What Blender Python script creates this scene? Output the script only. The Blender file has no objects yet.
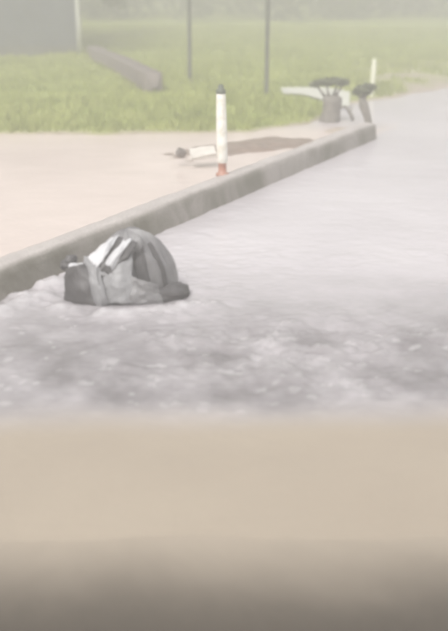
import bpy, bmesh, math, random
import numpy as np
from mathutils import Vector, Matrix

sc = bpy.context.scene
R = math.radians
random.seed(7); rng = np.random.default_rng(7)

# ------------------------------------------------------------------ camera
F_PX, CAM_H = 900.0, 2.4                       # focal length in photo pixels, eye height above the flood
PITCH = math.atan(335.5 / F_PX)
cam_d = bpy.data.cameras.new('camera'); cam = bpy.data.objects.new('camera', cam_d)
sc.collection.objects.link(cam); sc.camera = cam
cam.location = (0, 0, CAM_H); cam.rotation_euler = (math.pi / 2 - PITCH, 0, 0)
cam_d.sensor_fit = 'HORIZONTAL'; cam_d.sensor_width = 36.0; cam_d.lens = 36.0 * F_PX / 448.0
cam_d.clip_start = 0.05; cam_d.clip_end = 1500
cam_d.dof.use_dof = True; cam_d.dof.focus_distance = 8.6; cam_d.dof.aperture_fstop = 1.05

# ------------------------------------------------------------------ sky, sun, exposure
SUN_EL, SUN_ROT = R(52), R(205)
world = bpy.data.worlds.new('World'); sc.world = world; world.use_nodes = True
nt = world.node_tree; nt.nodes.clear()
sky = nt.nodes.new('ShaderNodeTexSky'); sky.sky_type = 'NISHITA'; sky.sun_disc = False
sky.sun_elevation = SUN_EL; sky.sun_rotation = SUN_ROT
sky.air_density = 2.0; sky.dust_density = 6.0; sky.ozone_density = 1.0
hsv = nt.nodes.new('ShaderNodeHueSaturation'); hsv.inputs['Saturation'].default_value = 0.16   # rain cloud: nearly white
bg = nt.nodes.new('ShaderNodeBackground'); bg.inputs['Strength'].default_value = 0.13
wo = nt.nodes.new('ShaderNodeOutputWorld')
nt.links.new(sky.outputs[0], hsv.inputs['Color']); nt.links.new(hsv.outputs[0], bg.inputs['Color'])
nt.links.new(bg.outputs[0], wo.inputs['Surface'])
sun_d = bpy.data.lights.new('sun', 'SUN'); sun = bpy.data.objects.new('sun', sun_d)
sc.collection.objects.link(sun)
sun_d.energy = 1.2; sun_d.angle = R(28); sun_d.color = (1.0, 0.965, 0.92)
# light comes from behind and to the left of the camera
sd = Vector((math.sin(SUN_ROT) * math.cos(SUN_EL), math.cos(SUN_ROT) * math.cos(SUN_EL), math.sin(SUN_EL)))
sun.rotation_euler = sd.to_track_quat('Z', 'Y').to_euler(); sun.location = sd * 60
vs = sc.view_settings
vs.view_transform = 'Standard'; vs.look = 'None'; vs.gamma = 1.0; vs.use_curve_mapping = False
vs.exposure = 0.78
sc.cycles.use_denoising = True
sc.cycles.filter_width = 4.2                   # the soft pixels of a small video frame
sc.cycles.max_bounces = 8; sc.cycles.volume_bounces = 1

# ------------------------------------------------------------------ helpers
def un(px, py, z=0.0):
    """where the ray through a photo pixel meets the level z"""
    dx, dy = (px - 224) / F_PX, (315.5 - py) / F_PX
    d = Vector((dx, math.cos(PITCH) + dy * math.sin(PITCH), -math.sin(PITCH) + dy * math.cos(PITCH)))
    t = (z - CAM_H) / d.z
    return Vector((d.x * t, d.y * t, z))

def _hash(ix, iy, seed):
    h = (ix.astype(np.int64) * 374761393 + iy.astype(np.int64) * 668265263 + seed * 1442695041) & 0xffffffff
    h = ((h ^ (h >> 13)) * 1274126177) & 0xffffffff
    h = (h ^ (h >> 16)) & 0xffffffff
    return h / 4294967295.0
def vnoise(x, y, seed=0):
    x = np.asarray(x, float); y = np.asarray(y, float)
    ix, iy = np.floor(x), np.floor(y); fx, fy = x - ix, y - iy
    fx = fx * fx * fx * (fx * (fx * 6 - 15) + 10); fy = fy * fy * fy * (fy * (fy * 6 - 15) + 10)
    a, b = _hash(ix, iy, seed), _hash(ix + 1, iy, seed)
    c, d = _hash(ix, iy + 1, seed), _hash(ix + 1, iy + 1, seed)
    return (a + (b - a) * fx) * (1 - fy) + (c + (d - c) * fx) * fy
def fbm(x, y, seed=0, octv=4, gain=0.5):
    t, amp, n = 0, 1.0, 0
    for k in range(octv):
        t = t + amp * (vnoise(x * 2 ** k + 17.3 * k, y * 2 ** k - 9.1 * k, seed + k) * 2 - 1); n += amp; amp *= gain
    return t / n
def sstep(a, b, x):
    t = np.clip((x - a) / (b - a), 0, 1); return t * t * (3 - 2 * t)

def link(name, me, mat=None, parent=None):
    o = bpy.data.objects.new(name, me); sc.collection.objects.link(o)
    if mat is not None and not me.materials: me.materials.append(mat)
    if parent is not None: o.parent = parent
    return o
def mesh(name, verts, faces, mat=None, parent=None, smooth=True):
    me = bpy.data.meshes.new(name)
    me.from_pydata([tuple(v) for v in verts], [], [tuple(f) for f in faces]); me.update()
    if smooth: me.polygons.foreach_set('use_smooth', [True] * len(me.polygons))
    return link(name, me, mat, parent)
def grid_mesh(name, X, Y, Z, mat=None, keep=None, attrs=None, parent=None):
    """X, Y, Z arrays [rows, cols] -> one smooth sheet"""
    r, c = X.shape
    co = np.stack([X, Y, Z], -1).reshape(-1, 3)
    idx = np.arange(r * c).reshape(r, c)
    q = np.stack([idx[:-1, :-1], idx[:-1, 1:], idx[1:, 1:], idx[1:, :-1]], -1)
    if keep is not None: q = q[keep]
    q = q.reshape(-1, 4)
    if keep is not None:
        used = np.unique(q); m = np.full(r * c, -1); m[used] = np.arange(len(used))
        co = co[used]; q = m[q]
        if attrs: attrs = {k: v.reshape(-1)[used] for k, v in attrs.items()}
    me = bpy.data.meshes.new(name)
    me.vertices.add(len(co)); me.vertices.foreach_set('co', co.astype(np.float32).ravel())
    me.loops.add(len(q) * 4); me.loops.foreach_set('vertex_index', q.astype(np.int32).ravel())
    me.polygons.add(len(q)); me.polygons.foreach_set('loop_start', np.arange(0, len(q) * 4, 4, dtype=np.int32))
    me.polygons.foreach_set('use_smooth', np.ones(len(q), bool))
    me.update(calc_edges=True); me.validate()
    if attrs:
        for k, v in attrs.items():
            a = me.attributes.new(k, 'FLOAT', 'POINT'); a.data.foreach_set('value', np.asarray(v, np.float32).ravel())
    return link(name, me, mat, parent)
def thing(name, label, cat, loc=(0, 0, 0), rz=0.0, group=None):
    o = bpy.data.objects.new(name, None); sc.collection.objects.link(o)
    o.location = loc; o.rotation_euler = (0, 0, rz); o.empty_display_size = 0.2
    return tag(o, label, cat, group)
def tag(o, label=None, cat=None, group=None, kind=None):
    if label: o['label'] = label
    if cat: o['category'] = cat
    if group: o['group'] = group
    if kind: o['kind'] = kind
    return o
def lathe(name, prof, mat, parent=None, seg=20, wob=0.0, bend=None):
    """prof: list of (radius, z); closed at both ends"""
    vs_, fs = [], []
    for k, (r, z) in enumerate(prof):
        ox, oy = bend(z) if bend else (0, 0)
        for i in range(seg):
            a = 2 * math.pi * i / seg
            rr = r * (1 + wob * math.sin(3 * a + 5 * z) + wob * .6 * math.sin(5 * a - 9 * z))
            vs_.append((ox + rr * math.cos(a), oy + rr * math.sin(a), z))
    for k in range(len(prof) - 1):
        for i in range(seg):
            j = (i + 1) % seg
            fs.append((k * seg + i, k * seg + j, (k + 1) * seg + j, (k + 1) * seg + i))
    fs.append(tuple(range(seg))[::-1]); fs.append(tuple((len(prof) - 1) * seg + i for i in range(seg)))
    o = mesh(name, vs_, fs, mat, parent)
    return o
def tube(name, pts, rads, mat, parent=None, seg=10, wob=0.0):
    pts = [Vector(p) for p in pts]; vs_, fs = [], []
    for k, p in enumerate(pts):
        t = (pts[min(k + 1, len(pts) - 1)] - pts[max(k - 1, 0)]).normalized()
        s = t.cross(Vector((0.13, 0.97, 0.2))).normalized(); u = s.cross(t)
        for i in range(seg):
            a = 2 * math.pi * i / seg
            r = rads[k] * (1 + wob * (random.random() - .5))
            vs_.append(p + s * (math.cos(a) * r) + u * (math.sin(a) * r))
    for k in range(len(pts) - 1):
        for i in range(seg):
            j = (i + 1) % seg
            fs.append((k * seg + i, k * seg + j, (k + 1) * seg + j, (k + 1) * seg + i))
    fs.append(tuple(range(seg))[::-1]); fs.append(tuple((len(pts) - 1) * seg + i for i in range(seg)))
    return mesh(name, vs_, fs, mat, parent)
def box(name, lo, hi, mat, parent=None, bev=0.0):
    bm = bmesh.new(); bmesh.ops.create_cube(bm, size=1)
    for v in bm.verts:
        v.co = Vector([lo[i] + (v.co[i] + .5) * (hi[i] - lo[i]) for i in range(3)])
    if bev: bmesh.ops.bevel(bm, geom=bm.edges[:], offset=bev, segments=2, affect='EDGES')
    me = bpy.data.meshes.new(name); bm.to_mesh(me); bm.free()
    return link(name, me, mat, parent)
def leaves(name, centres, radii, n, size, mat, parent=None, flat=1.0, kind=None):
    """many leaf-sized faces through the volume of several clumps"""
    vs_, fs = [], []
    tot = sum(r ** 2 for r in radii)
    for c, r in zip(centres, radii):
        for _ in range(max(4, int(n * r * r / tot))):
            d = Vector((random.gauss(0, 1), random.gauss(0, 1), random.gauss(0, 1))).normalized()
            p = Vector(c) + Vector((d.x, d.y, d.z * flat)) * r * (random.random() ** 0.45)
            a = Vector((random.gauss(0, 1), random.gauss(0, 1), random.gauss(0, .55))).normalized()
            b = a.cross(Vector((random.gauss(0, 1), random.gauss(0, 1), random.gauss(0, 1)))).normalized()
            s = size * (0.6 + 0.8 * random.random()); k = len(vs_)
            vs_ += [p - a * s, p + b * s * .42 - a * s * .1, p + a * s, p - b * s * .42 - a * s * .1]
            fs += [(k, k + 1, k + 2, k + 3)]
    o = mesh(name, vs_, fs, mat, parent, smooth=False)
    if kind: o['kind'] = kind
    return o

# ------------------------------------------------------------------ materials
def new_mat(name):
    m = bpy.data.materials.new(name); m.use_nodes = True
    t = m.node_tree; b = t.nodes['Principled BSDF']
    return m, t, b
def noise_node(t, scale, detail=4, rough=.55, vec=None, dist=0.0):
    n = t.nodes.new('ShaderNodeTexNoise'); n.inputs['Scale'].default_value = scale
    n.inputs['Detail'].default_value = detail; n.inputs['Roughness'].default_value = rough
    n.inputs['Distortion'].default_value = dist
    if vec: t.links.new(vec, n.inputs['Vector'])
    return n
def ramp(t, fac, stops):
    r = t.nodes.new('ShaderNodeValToRGB'); e = r.color_ramp.elements
    while len(e) < len(stops): e.new(0.5)
    for k, (p, c) in enumerate(stops): e[k].position = p; e[k].color = (*c, 1)
    t.links.new(fac, r.inputs[0]); return r
def mixc(t, fac, a, b):
    m = t.nodes.new('ShaderNodeMix'); m.data_type = 'RGBA'
    for s, v in ((0, fac), (6, a), (7, b)):
        if isinstance(v, (int, float)): m.inputs[s].default_value = v
        elif isinstance(v, tuple): m.inputs[s].default_value = (*v, 1)
        else: t.links.new(v, m.inputs[s])
    return m.outputs[2]
def bumpn(t, b, h, strength, dist):
    n = t.nodes.new('ShaderNodeBump'); n.inputs['Strength'].default_value = strength; n.inputs['Distance'].default_value = dist
    t.links.new(h, n.inputs['Height']); t.links.new(n.outputs[0], b.inputs['Normal'])
def objvec(t):
    return t.nodes.new('ShaderNodeTexCoord').outputs['Object']
def attr(t, name):
    a = t.nodes.new('ShaderNodeAttribute'); a.attribute_name = name; return a.outputs['Fac']
def varied(name, c0, c1, scale, rough=.7, spec=.4, bump=0.0, bdist=.01, c2=None, s2=1.5, sheen=0, trans=0):
    m, t, b = new_mat(name); v = objvec(t)
    n = noise_node(t, scale, 6, .6, v)
    col = ramp(t, n.outputs[0], [(.3, c0), (.7, c1)]).outputs[0]
    if c2:
        n2 = noise_node(t, s2, 5, .6, v, .6)
        f = ramp(t, n2.outputs[0], [(.48, (0, 0, 0)), (.62, (1, 1, 1))]).outputs[0]
        col = mixc(t, f, col, c2)
    t.links.new(col, b.inputs['Base Color'])
    b.inputs['Roughness'].default_value = rough; b.inputs['Specular IOR Level'].default_value = spec
    if sheen: b.inputs['Sheen Weight'].default_value = sheen
    if bump: bumpn(t, b, n.outputs[0], bump, bdist)
    if trans:
        tr = t.nodes.new('ShaderNodeBsdfTranslucent'); t.links.new(col, tr.inputs['Color'])
        mx = t.nodes.new('ShaderNodeMixShader'); mx.inputs[0].default_value = trans
        t.links.new(b.outputs[0], mx.inputs[1]); t.links.new(tr.outputs[0], mx.inputs[2])
        t.links.new(mx.outputs[0], t.nodes['Material Output'].inputs['Surface'])
    return m

def water_mat():
    m, t, b = new_mat('flood_water'); v = objvec(t)
    big = noise_node(t, .55, 4, .55, v, .4)
    fine = noise_node(t, 9.0, 5, .6, v, .3)
    grey = ramp(t, big.outputs[0], [(.3, (.485, .457, .48)), (.7, (.565, .535, .56))]).outputs[0]
    silt = ramp(t, big.outputs[0], [(.3, (.33, .28, .226)), (.7, (.38, .325, .262))]).outputs[0]
    col = mixc(t, attr(t, 'silt'), grey, silt)
    col = mixc(t, attr(t, 'dark_mottle'), col, (.185, .172, .178))
    plc = ramp(t, big.outputs[0], [(.3, (.58, .495, .46)), (.7, (.66, .57, .53))]).outputs[0]
    col = mixc(t, attr(t, 'pool'), col, plc)
    # torn edges for the foam
    ff = t.nodes.new('ShaderNodeMath'); ff.operation = 'MULTIPLY'
    fr = ramp(t, fine.outputs[0], [(.35, (.35, .35, .35)), (.62, (1, 1, 1))])
    t.links.new(attr(t, 'foam'), ff.inputs[0]); t.links.new(fr.outputs[0], ff.inputs[1])
    col = mixc(t, ff.outputs[0], col, (.66, .645, .66))
    t.links.new(col, b.inputs['Base Color'])
    rr = t.nodes.new('ShaderNodeMath'); rr.operation = 'MULTIPLY_ADD'; rr.inputs[1].default_value = .45; rr.inputs[2].default_value = .22
    t.links.new(ff.outputs[0], rr.inputs[0]); t.links.new(rr.outputs[0], b.inputs['Roughness'])
    b.inputs['IOR'].default_value = 1.33
    rip = noise_node(t, 16, 3, .5, v)
    bumpn(t, b, rip.outputs[0], .35, .012)
    return m
M = {}
M['water'] = water_mat()
def ground_mat():
    m, t, b = new_mat('wet_ground'); v = objvec(t)
    n = noise_node(t, .35, 6, .6, v); n2 = noise_node(t, 5, 5, .6, v)
    g = ramp(t, n.outputs[0], [(.3, (.26, .31, .06)), (.7, (.42, .45, .10))]).outputs[0]
    g2 = ramp(t, n2.outputs[0], [(.3, (.16, .21, .05)), (.7, (.30, .35, .10))]).outputs[0]
    g = mixc(t, .5, g, g2)
    mud = ramp(t, n2.outputs[0], [(.3, (.30, .25, .20)), (.7, (.42, .36, .30))]).outputs[0]
    t.links.new(mixc(t, attr(t, 'mud'), g, mud), b.inputs['Base Color'])
    b.inputs['Roughness'].default_value = .75
    bumpn(t, b, n2.outputs[0], .6, .05)
    return m
M['ground'] = ground_mat()
M['grass'] = varied('grass_blades', (.29, .335, .085), (.47, .505, .175), 1.2, .55, .3, trans=.3)
M['mud'] = varied('brown_mud', (.17, .12, .09), (.27, .20, .16), 6, .35, .5, .5, .02)
def kerb_mat():
    m, t, b = new_mat('weathered_concrete'); v = objvec(t)
    n = noise_node(t, 3.0, 7, .65, v); n2 = noise_node(t, 38, 4, .6, v); n3 = noise_node(t, 1.1, 5, .6, v, .8)
    c = ramp(t, n.outputs[0], [(.3, (.42, .385, .37)), (.7, (.54, .50, .48))]).outputs[0]
    sp = ramp(t, n2.outputs[0], [(.35, (.55, .55, .55)), (.6, (1, 1, 1))]).outputs[0]
    mm = t.nodes.new('ShaderNodeMix'); mm.data_type = 'RGBA'; mm.blend_type = 'MULTIPLY'; mm.inputs[0].default_value = .5
    t.links.new(c, mm.inputs[6]); t.links.new(sp, mm.inputs[7])
    # algae and soil grown on the face of the kerb
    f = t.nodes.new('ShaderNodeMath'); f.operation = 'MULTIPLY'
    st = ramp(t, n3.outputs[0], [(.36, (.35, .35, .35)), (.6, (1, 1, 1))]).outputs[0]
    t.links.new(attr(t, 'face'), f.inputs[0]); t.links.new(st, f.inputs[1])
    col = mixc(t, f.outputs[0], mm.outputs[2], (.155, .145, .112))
    t.links.new(col, b.inputs['Base Color']); b.inputs['Roughness'].default_value = .5
    bumpn(t, b, n2.outputs[0], .5, .012)
    return m
M['kerb'] = kerb_mat()
M['white'] = varied('white_post_paint', (.78, .77, .70), (.86, .85, .80), 9, .4, .5, c2=(.66, .63, .54), s2=7)
M['cream'] = varied('cream_post_paint', (.66, .67, .52), (.76, .77, .62), 9, .45, .5)
M['cap'] = varied('dark_post_cap', (.085, .10, .075), (.14, .155, .12), 12, .5, .5)
M['orange'] = varied('faded_red_plastic', (.36, .15, .10), (.45, .23, .165), 14, .5, .5, c2=(.42, .30, .25), s2=9)
M['slab'] = varied('pale_concrete', (.52, .49, .45), (.68, .65, .60), 7, .6, .4, .4, .01)
M['path'] = varied('pale_path', (.50, .51, .44), (.62, .62, .55), 3, .5, .5, .3, .01)
M['pole'] = varied('grey_pole', (.09, .10, .08), (.15, .16, .125), 8, .6, .4)
M['bark'] = varied('grey_bark', (.17, .16, .14), (.27, .25, .22), 16, .8, .3, .7, .02)
M['leaf'] = varied('shrub_leaf', (.15, .17, .10), (.28, .30, .19), 2.5, .5, .4, trans=.4)
M['wood_leaf'] = varied('far_leaf', (.045, .065, .03), (.11, .135, .06), .5, .6, .3, trans=.2)
M['wall'] = varied('grey_render', (.085, .10, .118), (.13, .145, .163), 1.3, .7, .3, c2=(.09, .098, .105), s2=.5)
M['plinth'] = varied('dark_plinth', (.10, .105, .10), (.15, .155, .145), 2, .8, .3)
M['roof'] = varied('roof_sheet', (.10, .10, .105), (.16, .16, .165), 3, .5, .5)
M['trim'] = varied('pale_pipe', (.52, .53, .50), (.62, .63, .60), 5, .5, .4)
M['stone'] = varied('brown_stone', (.14, .125, .115), (.23, .20, .185), 4, .8, .3, .7, .04)
M['cloth'] = varied('grey_cloth', (.17, .165, .175), (.26, .255, .26), 5, .42, .5, .3, .006, c2=(.16, .155, .16), s2=3)
M['stripe'] = varied('white_band', (.47, .47, .49), (.62, .62, .64), 8, .45, .5, .3, .006)
M['lining_and_shade'] = varied('charcoal_lining_and_shade', (.060, .056, .058), (.10, .094, .098), 7, .5, .5, .4, .008)  # charcoal cloth of flap and rolls; also paints shade in hollow and folds
M['pale_cloth'] = varied('pale_grey_cloth', (.19, .188, .196), (.29, .288, .298), 6, .42, .5, .3, .006)
def shoulder_mat():
    m, t, b = new_mat('silted_asphalt'); v = objvec(t)
    sx = t.nodes.new('ShaderNodeSeparateXYZ'); t.links.new(v, sx.inputs[0])
    n = noise_node(t, .9, 5, .6, v, .3); n2 = noise_node(t, 60, 4, .6, v)
    a = t.nodes.new('ShaderNodeMath'); a.operation = 'MULTIPLY_ADD'; a.inputs[1].default_value = .5
    t.links.new(n.outputs[0], a.inputs[0]); t.links.new(sx.outputs['Y'], a.inputs[2])
    mr = t.nodes.new('ShaderNodeMapRange'); mr.interpolation_type = 'SMOOTHSTEP'
    mr.inputs['From Min'].default_value = 3.05; mr.inputs['From Max'].default_value = 3.88
    t.links.new(a.outputs[0], mr.inputs['Value'])
    asp = ramp(t, n2.outputs[0], [(.3, (.056, .045, .034)), (.7, (.088, .072, .055))]).outputs[0]
    col = mixc(t, mr.outputs[0], asp, (.35, .297, .24))
    t.links.new(col, b.inputs['Base Color']); b.inputs['Roughness'].default_value = .4
    bumpn(t, b, n2.outputs[0], .25, .004)
    return m
M['shoulder'] = shoulder_mat()

# ------------------------------------------------------------------ the lie of the land
B0, B1 = un(0, 303), un(376, 139)
KN = (B1 - B0).normalized(); KP = Vector((-KN.y, KN.x, 0))     # along the kerb, and behind it
POOL_Z, KERB_Z, KERB_END = 0.0, 0.262, (B1 - B0).length + 0.12
edge_px = [(-400, 139), (-150, 136), (0, 134.5), (160, 134), (250, 132), (305, 125), (330, 114), (352, 104), (400, 96), (448, 88), (600, 74)]
edge_w = [un(a, b, POOL_Z) for a, b in edge_px]
EX, EY = np.array([p.x for p in edge_w]), np.array([p.y for p in edge_w])
def terrain(x, y):
    x = np.asarray(x, float); y = np.asarray(y, float)
    d = y - np.interp(x, EX, EY) + .25 * fbm(x * .9, y * .9, 3, 3)
    z = -.42 + .44 * sstep(-1.1, .15, d) + .16 * sstep(0, 2.5, d) + .006 * np.clip(d, 0, 200)
    z = z + .06 * fbm(x * .25, y * .25, 5, 4) * sstep(.3, 4, d)
    px, py = x - B0.x, y - B0.y
    s, p = px * KN.x + py * KN.y, px * KP.x + py * KP.y
    isl = np.exp(-(((x - 2.0) / .75) ** 2 + ((y - 15.35) / .5) ** 2))          # mud round the shrubs
    zm = -.42 + .50 * isl + .03 * fbm(x * 4, y * 4, 9, 3)
    mud = np.clip(1 - sstep(-.1, .45, d + .15 * fbm(x * 3, y * 3, 4, 3)) + sstep(.5, .95, isl) * (1 - sstep(.3, 1.6, d))
                  + sstep(1.8, 4.5, x) * (1 - sstep(1, 9, d)) * (.55 + .6 * fbm(x * 1.3, y * 1.3, 14, 4)), 0, 1)
    return np.maximum(z, zm), mud
def tz(x, y): return float(terrain(np.array([x]), np.array([y]))[0][0])

def axis(parts):
    out = []
    for a, b, n in parts: out += list(np.linspace(a, b, n, endpoint=False))
    out.append(parts[-1][1]); return np.array(out)
gx = axis([(-150, -30, 25), (-30, -8, 45), (-8, 8, 130), (8, 30, 45), (30, 150, 25)])
gy = axis([(-20, 8, 15), (8, 26, 150), (26, 60, 70), (60, 150, 30)])
GX, GY = np.meshgrid(gx, gy)
GZ, GM = terrain(GX, GY)
tag(grid_mesh('ground', GX, GY, GZ, M['ground'], attrs={'mud': GM}), kind='structure')

# flood water: one sheet, choppy where the stream runs along the road, smooth and silty near the shoulder,
# still and full of pale silt behind the kerb
BUN = Vector((-0.80, 7.0, 0))                                   # where the soaked bundle lies
wx = axis([(-60, -12, 40), (-12, -3, 150), (-3, 3, 330), (3, 12, 120), (12, 60, 40)])
wy = axis([(2.3, 4.6, 90), (4.6, 8.6, 280), (8.6, 14, 190), (14, 30, 110), (30, 60, 20)])
WX, WY = np.meshgrid(wx, wy)
ks = (WX - B0.x) * KN.x + (WY - B0.y) * KN.y
kp = (WX - B0.x) * KP.x + (WY - B0.y) * KP.y
pool = sstep(.02, .2, kp + .6 * sstep(KERB_END - .2, KERB_END + 2.5, ks) * fbm(WX * 1.2, WY * 1.2, 77, 3)) * (1 - sstep(KERB_END - .3, KERB_END + 2.2, ks + .5 * fbm(WX, WY, 78, 3)))
road = 1 - pool
warp = .35 * fbm(WX * .7, WY * .9, 31, 3)
yy = WY + warp
chop = road * sstep(4.6, 5.2, yy) * (1 - .80 * sstep(5.7, 7.0, yy)) * (1 - .6 * sstep(8, 14, yy))
n1 = fbm(WX * 2.6 + .8 * warp, WY * 3.0, 11, 5, .62)
n2 = 1 - 2 * np.abs(fbm(WX * 5.0, WY * 5.2 + warp, 21, 4, .6))  # ridged crests
calm = .010 * fbm(WX * 2.2, WY * 3.5, 41, 3)
patch = .35 + .65 * sstep(-.35, .35, fbm(WX * .8, WY * 1.3, 51, 3))
rb = np.hypot((WX - BUN.x) / .72, (WY - BUN.y + .05) / .50)
swash = np.exp(-((kp + .10) / .16) ** 2) * sstep(-3, -1, ks) * (1 - sstep(1.2, 2.2, ks))
WZ = calm * (.35 + .65 * chop) + chop * patch * (.046 * n1 + .030 * (n2 - .4)) + .05 * swash * (.6 + n1) + .05 * np.exp(-((rb - 1.0) / .3) ** 2) * (.4 + n1) * road
WZ *= sstep(2.9, 3.9, WY) * .999 + .001
crest = chop * patch * (.9 * n1 + .5 * (n2 - .35))
foam = sstep(.2, .65, crest) * .24
foam = np.maximum(foam, .6 * np.exp(-((rb - 1.02) / .16) ** 2) * sstep(-.25, .5, n1 + .1) * road)
foam = np.maximum(foam, .8 * swash * sstep(-.4, .3, n1))
foam = np.maximum(foam, .30 * sstep(.3, .6, fbm(WX * 9, WY * 10, 61, 3)) * chop)
silt = road * (1 - sstep(4.50, 5.10, WY + .4 * warp))
dark_mottle = road * sstep(8.2, 5.6, WY + .5 * warp) * np.clip(.74 + .46 * fbm(WX * 2.9, WY * 3.0, 65, 5, .68), 0, 1) * (1 - silt)      # darker mottling over the near choppy water, fading with distance
tag(grid_mesh('flood_water', WX, WY, WZ, M['water'], attrs={'foam': foam, 'silt': silt, 'pool': pool, 'dark_mottle': dark_mottle}), kind='structure')

# the road shoulder, rising out of the water in front
sx_ = np.linspace(-16, 16, 120); sy_ = axis([(-10, 1.5, 12), (1.5, 4.3, 70)])
SX, SY = np.meshgrid(sx_, sy_)
SZ = .05 - .10 * sstep(2.6, 4.35, SY + .12 * fbm(SX * .8, SY * .8, 81, 3)) + .003 * fbm(SX * 5, SY * 5, 82, 3)
tag(grid_mesh('road_shoulder', SX, SY, SZ, M['shoulder']), kind='structure')

# bar of brown mud standing out of the pool
a, b = un(146, 159, POOL_Z), un(318, 138.5, POOL_Z); ml = (b - a).length; md = (b - a).normalized(); mp = Vector((-md.y, md.x, 0))
U, V = np.meshgrid(np.linspace(-.05, 1.05, 90), np.linspace(-1, 1, 34))
wid = .52 + .22 * fbm(U * 5, V * 0, 90, 3)
MX = a.x + md.x * U * ml + mp.x * V * wid * 1.2; MY = a.y + md.y * U * ml + mp.y * V * wid * 1.2
MZ = POOL_Z + .10 * (1 - V ** 2) * np.clip(np.sin(np.pi * np.clip(U, 0, 1)), 0, 1) ** .5 - .045 + .055 * fbm(MX * 2.6, MY * 3.4, 91, 5, .6)
tag(grid_mesh('mud_bank', MX, MY, MZ, M['mud']), kind='structure')

# pale strip of path lying in the grass
U, V = np.meshgrid(np.linspace(0, 1, 40), np.linspace(0, 1, 14))
c00, c10, c01, c11 = un(283, 99, .1), un(350, 104, .1), un(280, 93.5, .1), un(350, 93, .1)
QX = (c00.x * (1 - U) + c10.x * U) * (1 - V) + (c01.x * (1 - U) + c11.x * U) * V
QY = (c00.y * (1 - U) + c10.y * U) * (1 - V) + (c01.y * (1 - U) + c11.y * U) * V
QY = QY + .15 * fbm(QX * 2, QY, 95, 3)
tag(grid_mesh('path', QX, QY, np.maximum(terrain(QX, QY)[0], .01) + .035, M['path']), kind='structure')
PATH = (QX.min(), QX.max(), QY.min(), QY.max())

# grass
def make_grass(n=90000):
    y = 13 + 32 * rng.random(n) ** 1.6; x = (rng.random(n) - .5) * (y * .75 + 3)
    d = y - np.interp(x, EX, EY); z, mud = terrain(x, y)
    ok = (d > .05) & (mud < .55) & (z > POOL_Z + .005)
    ok &= ~((x > PATH[0] - .05) & (x < PATH[1]) & (y > PATH[2]) & (y < PATH[3]))
    x, y, z = x[ok], y[ok], z[ok]; n = len(x)
    clump = .5 + .9 * vnoise(x * .8, y * .8, 33)
    h = (.05 + .11 * rng.random(n)) * clump; w = .008 + .012 * rng.random(n) + .0006 * y
    th = rng.random(n) * 2 * np.pi; ln = (rng.random((n, 2)) - .5) * h[:, None] * 1.1
    v = np.zeros((n, 3, 3))
    v[:, 0] = np.stack([x - w * np.cos(th), y - w * np.sin(th), z - .01], 1)
    v[:, 1] = np.stack([x + w * np.cos(th), y + w * np.sin(th), z - .01], 1)
    v[:, 2] = np.stack([x + ln[:, 0], y + ln[:, 1], z + h], 1)
    me = bpy.data.meshes.new('grass')
    me.vertices.add(n * 3); me.vertices.foreach_set('co', v.astype(np.float32).ravel())
    me.loops.add(n * 3); me.loops.foreach_set('vertex_index', np.arange(n * 3, dtype=np.int32))
    me.polygons.add(n); me.polygons.foreach_set('loop_start', np.arange(0, n * 3, 3, dtype=np.int32))
    me.update(calc_edges=True)
    tag(link('grass', me, M['grass']), 'short wet green grass covering the bank behind the flooded ground', 'grass', kind='stuff')
make_grass()

# ------------------------------------------------------------------ concrete kerb along the flooded road
def make_kerb():
    prof = [(-.03, -.45), (-.012, -.1), (.0, .0), (.012, .09), (.022, .17), (.032, .225), (.052, .252), (.085, KERB_Z), (.15, KERB_Z + .004),
            (.215, KERB_Z + .002), (.258, .250), (.278, .222), (.288, .1), (.295, -.45)]
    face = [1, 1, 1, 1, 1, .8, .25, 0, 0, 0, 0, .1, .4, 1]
    ss = list(np.arange(-9, KERB_END - .35, .055)) + list(np.linspace(KERB_END - .35, KERB_END, 14))
    rows, fa = [], []
    for s in ss:
        e = max(0.0, (s - (KERB_END - .16)) / .16); k = math.sqrt(max(0, 1 - min(1, e) ** 2)); k = max(k, .04)
        row = []
        for p, z in prof:
            n1_ = float(fbm(s * .55, p * 3, 101, 3)); n2_ = float(fbm(s * 4.5 + p * 9, z * 9, 102, 3))
            pp_ = .14 + (p - .14) * k
            zz = z if z < 0 else z * (.55 + .45 * k)
            wear = 1.0 if z > .15 else .5
            row.append(B0 + KN * s + KP * (pp_ + .022 * n1_ + .012 * n2_ * wear) + Vector((0, 0, zz + (.012 * n1_ + .010 * n2_ if z > .05 else 0))))
        rows.append(row)
    A = np.array([[tuple(v) for v in r] for r in rows])
    o = grid_mesh('concrete_kerb', A[..., 0], A[..., 1], A[..., 2], M['kerb'], attrs={'face': np.tile(np.array(face, float), (len(ss), 1))})
    o.data.flip_normals() if False else None
    tag(o, 'long weathered concrete kerb with rounded end dividing pool from flooded road', 'kerb')
make_kerb()
def kerb_top(px, py): return un(px, py, KERB_Z)

# ------------------------------------------------------------------ marker posts on the kerb
def marker_post(loc, label, body, h, w, cap, tilt, foot):
    r = thing('marker_post', label, 'marker post', loc, R(20), 'roadside marker posts')
    lean = lambda z: (tilt * z, 0)
    lathe('base', [(w * 1.3, -.02), (w * 1.25, .012), (w * .8, .022), (w * .74, .12), (w * .82, .125), (w * .82, .14), (w * .7, .142)], foot, r, 22, bend=lean)
    lathe('post_body', [(w * .8, .13), (w * 1.0, .15), (w * 1.03, .3), (w * .98, h * .6), (w * .86, h - .12), (w * .8, h - .105)], body, r, 22, bend=lean)
    lathe('cap', [(w * .76, h - .11), (w * .9, h - .10), (w * .9, h - .065), (w * .55, h - .045), (w * .5, h - .015), (w * .3, h - .002), (w * .05, h)], cap, r, 22, bend=lean)
    return r
marker_post(kerb_top(222.5, 174), 'white marker post with dark cap and red base beside the mud bank', M['white'], 1.03, .062, M['cap'], -.02, M['orange'])
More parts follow.
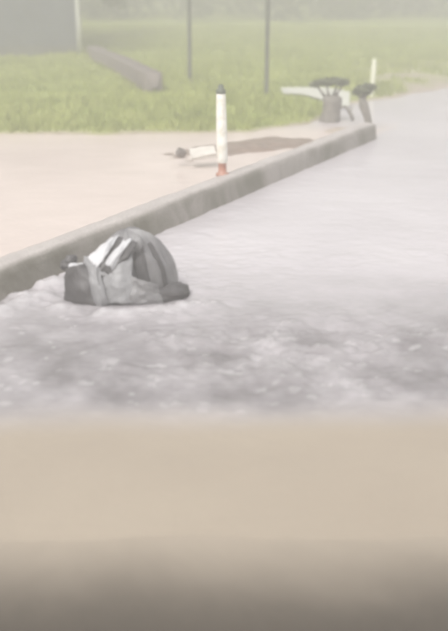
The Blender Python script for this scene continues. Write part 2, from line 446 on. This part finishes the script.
fp = un(371.8, 94, .08)
marker_post((fp.x, fp.y, tz(fp.x, fp.y)), 'cream marker post behind the leaning shrub beyond the end of kerb', M['cream'], .78, .055, M['cream'], .02, M['cream'])

# ------------------------------------------------------------------ soaked bundle against the kerb
def make_bundle():
    r = thing('cloth_bundle', 'crumpled grey cloth bundle with white stripes lying in the flood by kerb', 'cloth bundle', (BUN.x, BUN.y, -.02), 0)
    ap = np.array([.0, .06, .535])
    def S(th, q, off=0.0):
        th, q = np.broadcast_arrays(np.asarray(th, float), np.asarray(q, float))
        c, s = np.cos(th), np.sin(th)
        ax = np.where(c > 0, .43, .46); ay = np.where(s > 0, .30, .33)
        R0 = 1 / np.sqrt((c / ax) ** 2 + (s / ay) ** 2)
        k = sstep(-.55, .25, c)                                   # dome to the right, tent to the left
        hq = k * np.sin(np.clip(q, 0, 1.02) * np.pi / 2) + (1 - k) * q
        hz = k * np.cos(np.clip(q, 0, 1.02) * np.pi / 2) ** .9 * (q < 1) + (1 - k) * (1 - q ** 1.25)
        fold = np.abs(np.sin(3.5 * th + .8 * np.sin(2 * th) + 1.2 * fbm(th * .8, q * 1.5, 201, 2)))
        fold = 1 - fold ** .8
        f2 = fbm(th * 3.2, q * 1.3, 203, 3)
        amp = np.sin(np.pi * np.clip(q, 0, 1)) ** .7
        rad = R0 * hq * (1 + .11 * (fold - .4) * amp + .10 * f2 * amp)
        z = ap[2] * np.where(q > 1, 1 - q, hz) + (.055 * (fold - .4) + .03 * f2) * amp
        # the hollow at the front right
        dth = (th - R(-52)) / R(24 + 0)
        hol = np.exp(-dth ** 2) * sstep(.28, .5, q) * (1 - sstep(.9, 1.05, q))
        rad = rad * (1 - .34 * hol); z = z - .06 * hol
        x = ap[0] * (1 - q) + rad * c; y = ap[1] * (1 - q) + rad * s
        x = x + .012 * fbm(x * 14, y * 14 + z * 9, 207, 3); 
        n = np.stack([c * .8, s * .8, .7 + 0 * c], -1)
        n = n / np.linalg.norm(n, axis=-1, keepdims=True)
        return np.stack([x, y, z], -1) + n * off
    th = np.linspace(-math.pi, math.pi, 241); q = np.linspace(.0, 1.04, 64)
    TH, Q = np.meshgrid(th, q); A = S(TH, Q)
    grid_mesh('outer_cloth', A[..., 0], A[..., 1], A[..., 2], M['cloth'], parent=r)
    def band(name, t0, t1, q0, q1, mat, off=.012, slant=0.0, seg=30, thick=.006):
        u, v = np.meshgrid(np.linspace(0, 1, seg), np.linspace(0, 1, 12))
        T = R(t0) + (R(t1) - R(t0)) * v + R(slant) * u; QQ = q0 + (q1 - q0) * u
        A1 = S(T, QQ, off)
        o = grid_mesh(name, A1[..., 0], A1[..., 1], A1[..., 2], mat, parent=r)
        so = o.modifiers.new('thickness', 'SOLIDIFY'); so.thickness = thick; so.offset = -1
        return o
    band('hollow_shade', -62, -40, .42, .93, M['lining_and_shade'], .012, 0)  # dark strip that paints the shade inside the hollow
    band('fold_shade', -22, -14, .35, .88, M['lining_and_shade'], .010, -6)  # shade of a crease on the dome, laid on as a dark strip
    # loose flap hanging at the left, its dark inside outwards
    def sheet(name, tl, tr, bl, br, mat, sag=.03, seed=0, n=26):
        u, v = np.meshgrid(np.linspace(0, 1, n), np.linspace(0, 1, n))
        P = [np.array(k) for k in (tl, tr, bl, br)]
        A1 = ((P[0] * (1 - u[..., None]) + P[1] * u[..., None]) * (1 - v[..., None]) + (P[2] * (1 - u[..., None]) + P[3] * u[..., None]) * v[..., None])
        A1[..., 1] += sag * np.sin(u * 9 + seed) * (.3 + v) * .6 - sag * np.sin(np.pi * v) + .02 * fbm(u * 5, v * 4, seed + 300, 3)
        A1[..., 0] += .02 * fbm(u * 3, v * 5, seed + 310, 3); A1[..., 2] += .02 * fbm(u * 5, v * 2, seed + 320, 3)
        o = grid_mesh(name, A1[..., 0], A1[..., 1], A1[..., 2], mat, parent=r)
        so = o.modifiers.new('thickness', 'SOLIDIFY'); so.thickness = .008
        return o
    def panel(name, tl, tr, bl, br, mat, out=0.0, seed=0, n=22, thick=.008, puff=.02):
        """a cloth panel lying over the front of the heap; corners measured in photo pixels"""
        u, v = np.meshgrid(np.linspace(0, 1, n), np.linspace(0, 1, n))
        P = [np.array(k, float) for k in (tl, tr, bl, br)]
        pxy = ((P[0] * (1 - u[..., None]) + P[1] * u[..., None]) * (1 - v[..., None]) + (P[2] * (1 - u[..., None]) + P[3] * u[..., None]) * v[..., None])
        pxy = pxy + 1.5 * np.stack([fbm(u * 3 + seed, v * 4, seed + 350, 3), fbm(u * 4 + seed, v * 3, seed + 360, 3)], -1)
        yl = np.interp(pxy[..., 1], [236, 243, 252, 265, 285, 302], [.0, -.11, -.19, -.28, -.35, -.39])
        yl = .02 + yl * np.sqrt(np.clip(1 - ((pxy[..., 0] - 122) / 78) ** 2, .05, 1)) - out
        yl -= puff * np.sin(np.pi * u) * (.5 + .5 * np.sin(np.pi * v))
        yl += .022 * fbm(u * 2.0 + seed, v * 2.6, seed + 300, 3) + .004 * fbm(u * 9, v * 9, seed + 330, 2)
        dx, dy = (pxy[..., 0] - 224) / F_PX, (315.5 - pxy[..., 1]) / F_PX
        Y = BUN.y + yl; k = Y / (math.cos(PITCH) + dy * math.sin(PITCH))
        X = dx * k; Z = CAM_H + k * (-math.sin(PITCH) + dy * math.cos(PITCH))
        o = grid_mesh(name, X - BUN.x, Y - BUN.y, Z + .02, mat, parent=r)
        so = o.modifiers.new('thickness', 'SOLIDIFY'); so.thickness = thick; so.offset = 0
        return o
    panel('lower_panel', (130, 276), (158, 286), (128, 304), (164, 303), M['cloth'], .0, 12, 24)
    panel('front_panel', (104, 266), (132, 245), (99, 303), (133, 304), M['pale_cloth'], .0, 2, 34)
    panel('fold_shade', (118, 237), (139, 241), (97, 270), (114, 275), M['lining_and_shade'], .012, 4)  # dark sheet behind the stripes, shade of the folds put in as colour
    panel('stripe', (110, 239), (119, 235), (87, 258), (97, 268), M['stripe'], .03, 1, puff=.03)
    panel('stripe', (125, 237), (132, 239), (105, 264), (112, 270), M['stripe'], .03, 3, puff=.03)
    panel('shoulder_panel', (84, 256), (98, 258), (84, 272), (108, 276), M['pale_cloth'], .005, 8)
    panel('side_flap', (66, 268), (88, 262), (64, 301), (98, 309), M['lining_and_shade'], .01, 5, 30, puff=.035)
    panel('side_flap', (86, 262), (100, 270), (96, 310), (108, 304), M['pale_cloth'], .03, 6, 26)
    def wad(name, pts, rads, mat, seed, seg=26, n=34):
        """a twisted, wrinkled roll of wet cloth"""
        P = np.array(pts); t0 = np.linspace(0, 1, len(pts)); t1 = np.linspace(0, 1, n)
        C = np.stack([np.interp(t1, t0, P[:, i]) for i in range(3)], 1); rr = np.interp(t1, t0, rads)
        for _ in range(3): C[1:-1] = (C[:-2] + 2 * C[1:-1] + C[2:]) / 4
        a_ = np.linspace(0, 2 * np.pi, seg); A1 = np.zeros((n, seg, 3))
        for k in range(n):
            t_ = C[min(k + 1, n - 1)] - C[max(k - 1, 0)]; t_ /= np.linalg.norm(t_)
            s_ = np.cross(t_, [0.1, .2, 1.]); s_ /= np.linalg.norm(s_); u_ = np.cross(s_, t_)
            tw = a_ + 3.0 * k / n
            w_ = 1 + .22 * np.abs(np.sin(2.5 * tw)) - .12 + .30 * fbm(np.cos(a_) * 1.5 + k * .18, np.sin(a_) * 1.5, seed, 3)
            e_ = math.sqrt(max(.02, 1 - abs(2 * k / (n - 1) - 1) ** 6))
            A1[k] = C[k] + (np.cos(a_)[:, None] * s_ + np.sin(a_)[:, None] * u_) * (rr[k] * w_ * e_)[:, None]
        return grid_mesh(name, A1[..., 0], A1[..., 1], A1[..., 2], mat, parent=r)
    wad('rolled_hem', [(.06, -.28, .03), (.18, -.28, .055), (.30, -.25, .07), (.40, -.18, .07), (.455, -.08, .06), (.47, .04, .02)],
        [.035, .05, .065, .08, .075, .04], M['lining_and_shade'], 501)
    wad('knot', [(-.52, -.02, .225), (-.475, -.03, .262), (-.43, -.03, .30), (-.385, -.02, .325)], [.03, .05, .045, .02], M['lining_and_shade'], 511)
    wad('pale_highlight', [(-.44, -.10, .265), (-.41, -.13, .28), (-.37, -.14, .275), (-.31, -.15, .305)], [.02, .028, .028, .016], M['stripe'], 521)  # small pale roll standing in for a white highlight beside the knot
make_bundle()

# ------------------------------------------------------------------ broken slab and stub on the mud bank
def chunk(name, loc, size, rot, mat, label, cat, seed):
    bm = bmesh.new(); bmesh.ops.create_cube(bm, size=1)
    bmesh.ops.subdivide_edges(bm, edges=bm.edges[:], cuts=3, use_grid_fill=True)
    rr = random.Random(seed)
    for v in bm.verts:
        v.co = Vector([v.co[i] * size[i] * (1 + .16 * (rr.random() - .5)) for i in range(3)])
    bmesh.ops.bevel(bm, geom=[e for e in bm.edges if e.calc_face_angle(0) > .9], offset=.008, segments=1, affect='EDGES')
    me = bpy.data.meshes.new(name); bm.to_mesh(me); bm.free()
    o = link(name, me, mat); o.location = loc; o.rotation_euler = rot
    return tag(o, label, cat)
p = un(203, 153, .19); chunk('concrete_slab', p, (.34, .26, .07), (R(14), R(-5), R(12)), M['slab'], 'pale broken concrete slab lying tilted on the brown mud bank', 'slab', 3)
p = un(181, 153, .18); chunk('stone_lump', p, (.11, .10, .10), (R(18), R(22), R(30)), M['stone'], 'small dark stone lump standing on the mud bank beside pale slab', 'stone', 5)

# ------------------------------------------------------------------ thin poles in the grass
def thin_pole(px, py, h, rad, label):
    g = un(px, py, .3); z = tz(g.x, g.y); g = un(px, py, z)
    r = thing('thin_pole', label, 'pole', (g.x, g.y, z), 0, 'thin poles in the grass')
    lathe('shaft', [(rad, -.1), (rad, .2), (rad * .95, h * .5), (rad * .85, h)], M['pole'], r, 14, .02)
    lathe('cap', [(rad * .8, h - .005), (rad * 1.15, h), (rad * 1.1, h + .05), (rad * .2, h + .09)], M['pole'], r, 14)
    lathe('footing', [(rad * 1.8, -.12), (rad * 1.7, .02), (rad * 1.2, .04)], M['stone'], r, 14, .04)
thin_pole(190, 83, 5.2, .045, 'thin grey pole in grass nearer the grey house and sloping wall')
thin_pole(266, 117, 5.0, .043, 'thin grey pole in grass beside the pale strip of path')

# ------------------------------------------------------------------ shrubs by the end of the kerb
def make_shrubs():
    g = un(330, 117, .08); z = max(tz(g.x, g.y), .02)
    r = thing('flat_topped_shrub', 'dark flat-topped shrub on a thick grey trunk beside the pale path', 'shrub', (g.x, g.y, z - .02), 0, None)
    lathe('trunk', [(.19, -.05), (.175, .06), (.165, .2), (.17, .34), (.175, .41), (.12, .46)], M['bark'], r, 16, .10, bend=lambda q: (.02 * math.sin(q * 6), 0))
    for k, (x, y) in enumerate([(-.28, .02), (-.1, -.08), (.12, .06), (.20, -.03)]):
        tube('limb', [(x * .3, y * .3, .40), (x * .6, y, .52), (x, y * 1.2, .66)], [.035, .022, .010], M['bark'], r, 8, .15)
    cs = [(-.30, 0, .655), (-.2, .05, .68), (-.06, -.05, .70), (.06, .08, .71), (.16, -.04, .71), (.24, .03, .69), (-.1, .12, .69), (.15, -.12, .69)]
    leaves('crown', cs, [.10, .11, .12, .12, .11, .10, .11, .11], 1500, .036, M['leaf'], r, .55)
    g = un(369, 124, .1); z = max(tz(g.x, g.y), .0)
    r = thing('leaning_shrub', 'small dark shrub on leaning bare stem in front of cream post', 'shrub', (g.x, g.y, z - .02), 0)
    tube('trunk', [(.03, 0, -.1), (.0, 0, .12), (-.05, .01, .28), (-.11, .0, .43), (-.14, .0, .56)], [.062, .058, .07, .08, .055], M['bark'], r, 12, .12)
    for x, y, q in [(-.24, .03, .65), (-.05, -.04, .68), (-.13, .06, .71)]:
        tube('limb', [(-.13, 0, .50), ((x - .13) / 2, y * .5, .58), (x, y, q)], [.03, .022, .01], M['bark'], r, 8, .15)
    cs = [(-.23, 0, .66), (-.15, .05, .70), (-.06, -.04, .73), (.01, .03, .73), (-.12, -.06, .69), (-.07, 0, .67)]
    leaves('crown', cs, [.09, .11, .11, .09, .10, .1], 900, .034, M['leaf'], r, .75)
    g = un(350, 111, .2); z = max(tz(g.x, g.y), .1)
    r = thing('dead_branch', 'short bare branch leaning in the mud between the two shrubs', 'branch', (g.x, g.y, z), 0)
    tube('stem', [(.06, 0, -.06), (.02, 0, .04), (-.04, .01, .12), (-.10, .0, .20)], [.032, .035, .03, .014], M['bark'], r, 8, .15)
    tube('twig', [(.0, 0, .07), (.03, .03, .14), (.05, .03, .19)], [.016, .012, .006], M['bark'], r, 6, .15)
make_shrubs()

# ------------------------------------------------------------------ grey house, its wall and tree
def make_house():
    g = un(79, 50, .4); x1, y0 = g.x, g.y; x0, y1 = x1 - 8.0, y0 + 6.0; zb = min(tz(x1, y0), tz(x0, y0)) - .15
    r = thing('grey_house', 'blue-grey rendered house with pale downpipe at the back of the grass', 'house', (x1, y0, zb), R(10))
    w, d = x1 - x0, y1 - y0
    box('wall', (-w, 0, .45), (0, d, 3.3), M['wall'], r)
    box('plinth', (-w - .03, -.03, -.2), (.03, d + .03, .448), M['plinth'], r, .02)
    ov = .55; zr = 3.302
    bm = bmesh.new()
    pts = [(-w - ov, -ov, zr), (ov, -ov, zr), (ov, d / 2, zr + 1.7), (-w - ov, d / 2, zr + 1.7), (-w - ov, d + ov, zr), (ov, d + ov, zr)]
    vv = [bm.verts.new(p_) for p_ in pts] + [bm.verts.new((p_[0], p_[1], p_[2] + .14)) for p_ in pts]
    for f in [(6, 7, 8, 9), (9, 8, 11, 10), (0, 1, 7, 6), (4, 10, 11, 5), (0, 6, 9, 3), (3, 9, 10, 4), (1, 2, 8, 7), (2, 5, 11, 8), (0, 3, 2, 1), (3, 4, 5, 2)]:
        bm.faces.new([vv[i] for i in f])
    bmesh.ops.recalc_face_normals(bm, faces=bm.faces[:])
    me = bpy.data.meshes.new('roof'); bm.to_mesh(me); bm.free(); link('roof', me, M['roof'], r)
    for sx2 in (-w, 0):
        mesh('gable', [(sx2 - .1, .0, 3.3), (sx2 - .1, d, 3.3), (sx2 - .1, d / 2, 4.86), (sx2 + .1, .0, 3.3), (sx2 + .1, d, 3.3), (sx2 + .1, d / 2, 4.86)] if sx2 < 0 else
             [(-.2, 0, 3.3), (-.2, d, 3.3), (-.2, d / 2, 4.86), (0, 0, 3.3), (0, d, 3.3), (0, d / 2, 4.86)],
             [(0, 1, 2), (5, 4, 3), (0, 3, 4, 1), (1, 4, 5, 2), (2, 5, 3, 0)], M['wall'], r, smooth=False)
    tube('downpipe', [(.02, -.09, .25), (.02, -.09, 1.2), (.02, -.09, 2.2), (.02, -.09, 3.25)], [.07] * 4, M['trim'], r, 12)
    return x1, y0
hx, hy = make_house()
def make_wall():
    A0, A1 = un(93, 53, .35), un(155, 87, .3)
    d = (A1 - A0); L = d.length; d.normalize(); q = Vector((-d.y, d.x, 0))
    n = 60; rows = []
    for k in range(n + 1):
        t = k / n; c = A0 + d * L * t; zb = tz(c.x, c.y); h = .30 + .10 * t + .03 * float(fbm(np.array(t * 9), np.array(0.), 401, 3))
        e = .25 if k in (0, n) else 1.0; wd = .20 * e
        rows.append([c + q * wd + Vector((0, 0, zb - .2 - c.z)), c + q * wd * .97 + Vector((0, 0, zb + h * e * .9 - c.z)), c + q * wd * .82 + Vector((0, 0, zb + h * e - c.z)),
                     c - q * wd * .82 + Vector((0, 0, zb + h * e - c.z)), c - q * wd * .97 + Vector((0, 0, zb + h * e * .9 - c.z)), c - q * wd * 1.05 + Vector((0, 0, zb - .2 - c.z))])
    A = np.array([[tuple(v) for v in rw] for rw in rows])
    o = grid_mesh('sloping_wall', A[..., 0], A[..., 1], A[..., 2], M['stone'])
    tag(o, 'low brown-grey wall running down the grass from the grey house', 'wall')
make_wall()
def make_tree(x, y, label):
    z = tz(x, y)
    r = thing('broadleaf_tree', label, 'tree', (x, y, z), 0)
    tube('trunk', [(0, 0, -.2), (.05, 0, 1), (.0, .1, 2.2), (.1, .1, 3.6), (.1, 0, 5)], [.24, .2, .17, .13, .06], M['bark'], r, 12, .12)
    cs, rs = [], []
    for k in range(9):
        a = k * 2.4; l = 1.2 + random.random() * 1.4; hz = 2.0 + .35 * k
        tube('limb', [(.03, .05, hz - .2), (math.cos(a) * l * .5, math.sin(a) * l * .5, hz + .25), (math.cos(a) * l, math.sin(a) * l, hz + .3)], [.08, .05, .02], M['bark'], r, 8, .1)
        cs.append((math.cos(a) * l, math.sin(a) * l, hz + .3)); rs.append(.75 + .3 * random.random())
    tube('limb', [(.03, .05, 2.4), (.8, -.3, 2.5), (1.5, -.6, 1.75)], [.08, .05, .02], M['bark'], r, 8, .1)
    cs += [(1.45, -.6, 1.62), (1.72, -.7, 1.36), (.3, -.4, 4.9), (0, .3, 4.2)]; rs += [.5, .42, .9, 1.1]
    leaves('crown', cs, rs, 5200, .10, M['wood_leaf'], r, .85)
make_tree(hx - 1.3, hy + 4.5 + 3.2, 'broadleaf tree with low hanging crown behind the grey house')

# far wood at the back of the grass
def far_wood():
    cs, rs = [], []
    for k in range(150):
        x = -38 + 80 * random.random(); y = 50 + 14 * random.random() + .1 * abs(x)
        hgt = 3 + 5 * random.random()
        for q in range(3):
            cs.append((x + random.gauss(0, .9), y + random.gauss(0, .9), tz(x, y) + .7 + hgt * (q + random.random() * .6) / 3)); rs.append(1.0 + random.random() * .9)
    o = leaves('far_wood', cs, rs, 46000, .26, M['wood_leaf'], None, .9, 'stuff')
    tag(o, 'hazy grey-green wood closing off the far side of the grass', 'wood')
far_wood()

# ------------------------------------------------------------------ rain haze
def make_haze():
    o = box('haze', (-170, -40, -1.5), (170, 170, 13.0), None)
    m = bpy.data.materials.new('rain_haze'); m.use_nodes = True; t = m.node_tree; t.nodes.clear()
    v = t.nodes.new('ShaderNodeVolumePrincipled'); v.inputs['Color'].default_value = (.915, .905, .88, 1)
    v.inputs['Density'].default_value = .028; v.inputs['Anisotropy'].default_value = .25
    out = t.nodes.new('ShaderNodeOutputMaterial'); t.links.new(v.outputs[0], out.inputs['Volume'])
    o.data.materials.append(m)
    tag(o, 'pale rain haze filling the air over the flooded road', 'haze', kind='stuff')
make_haze()
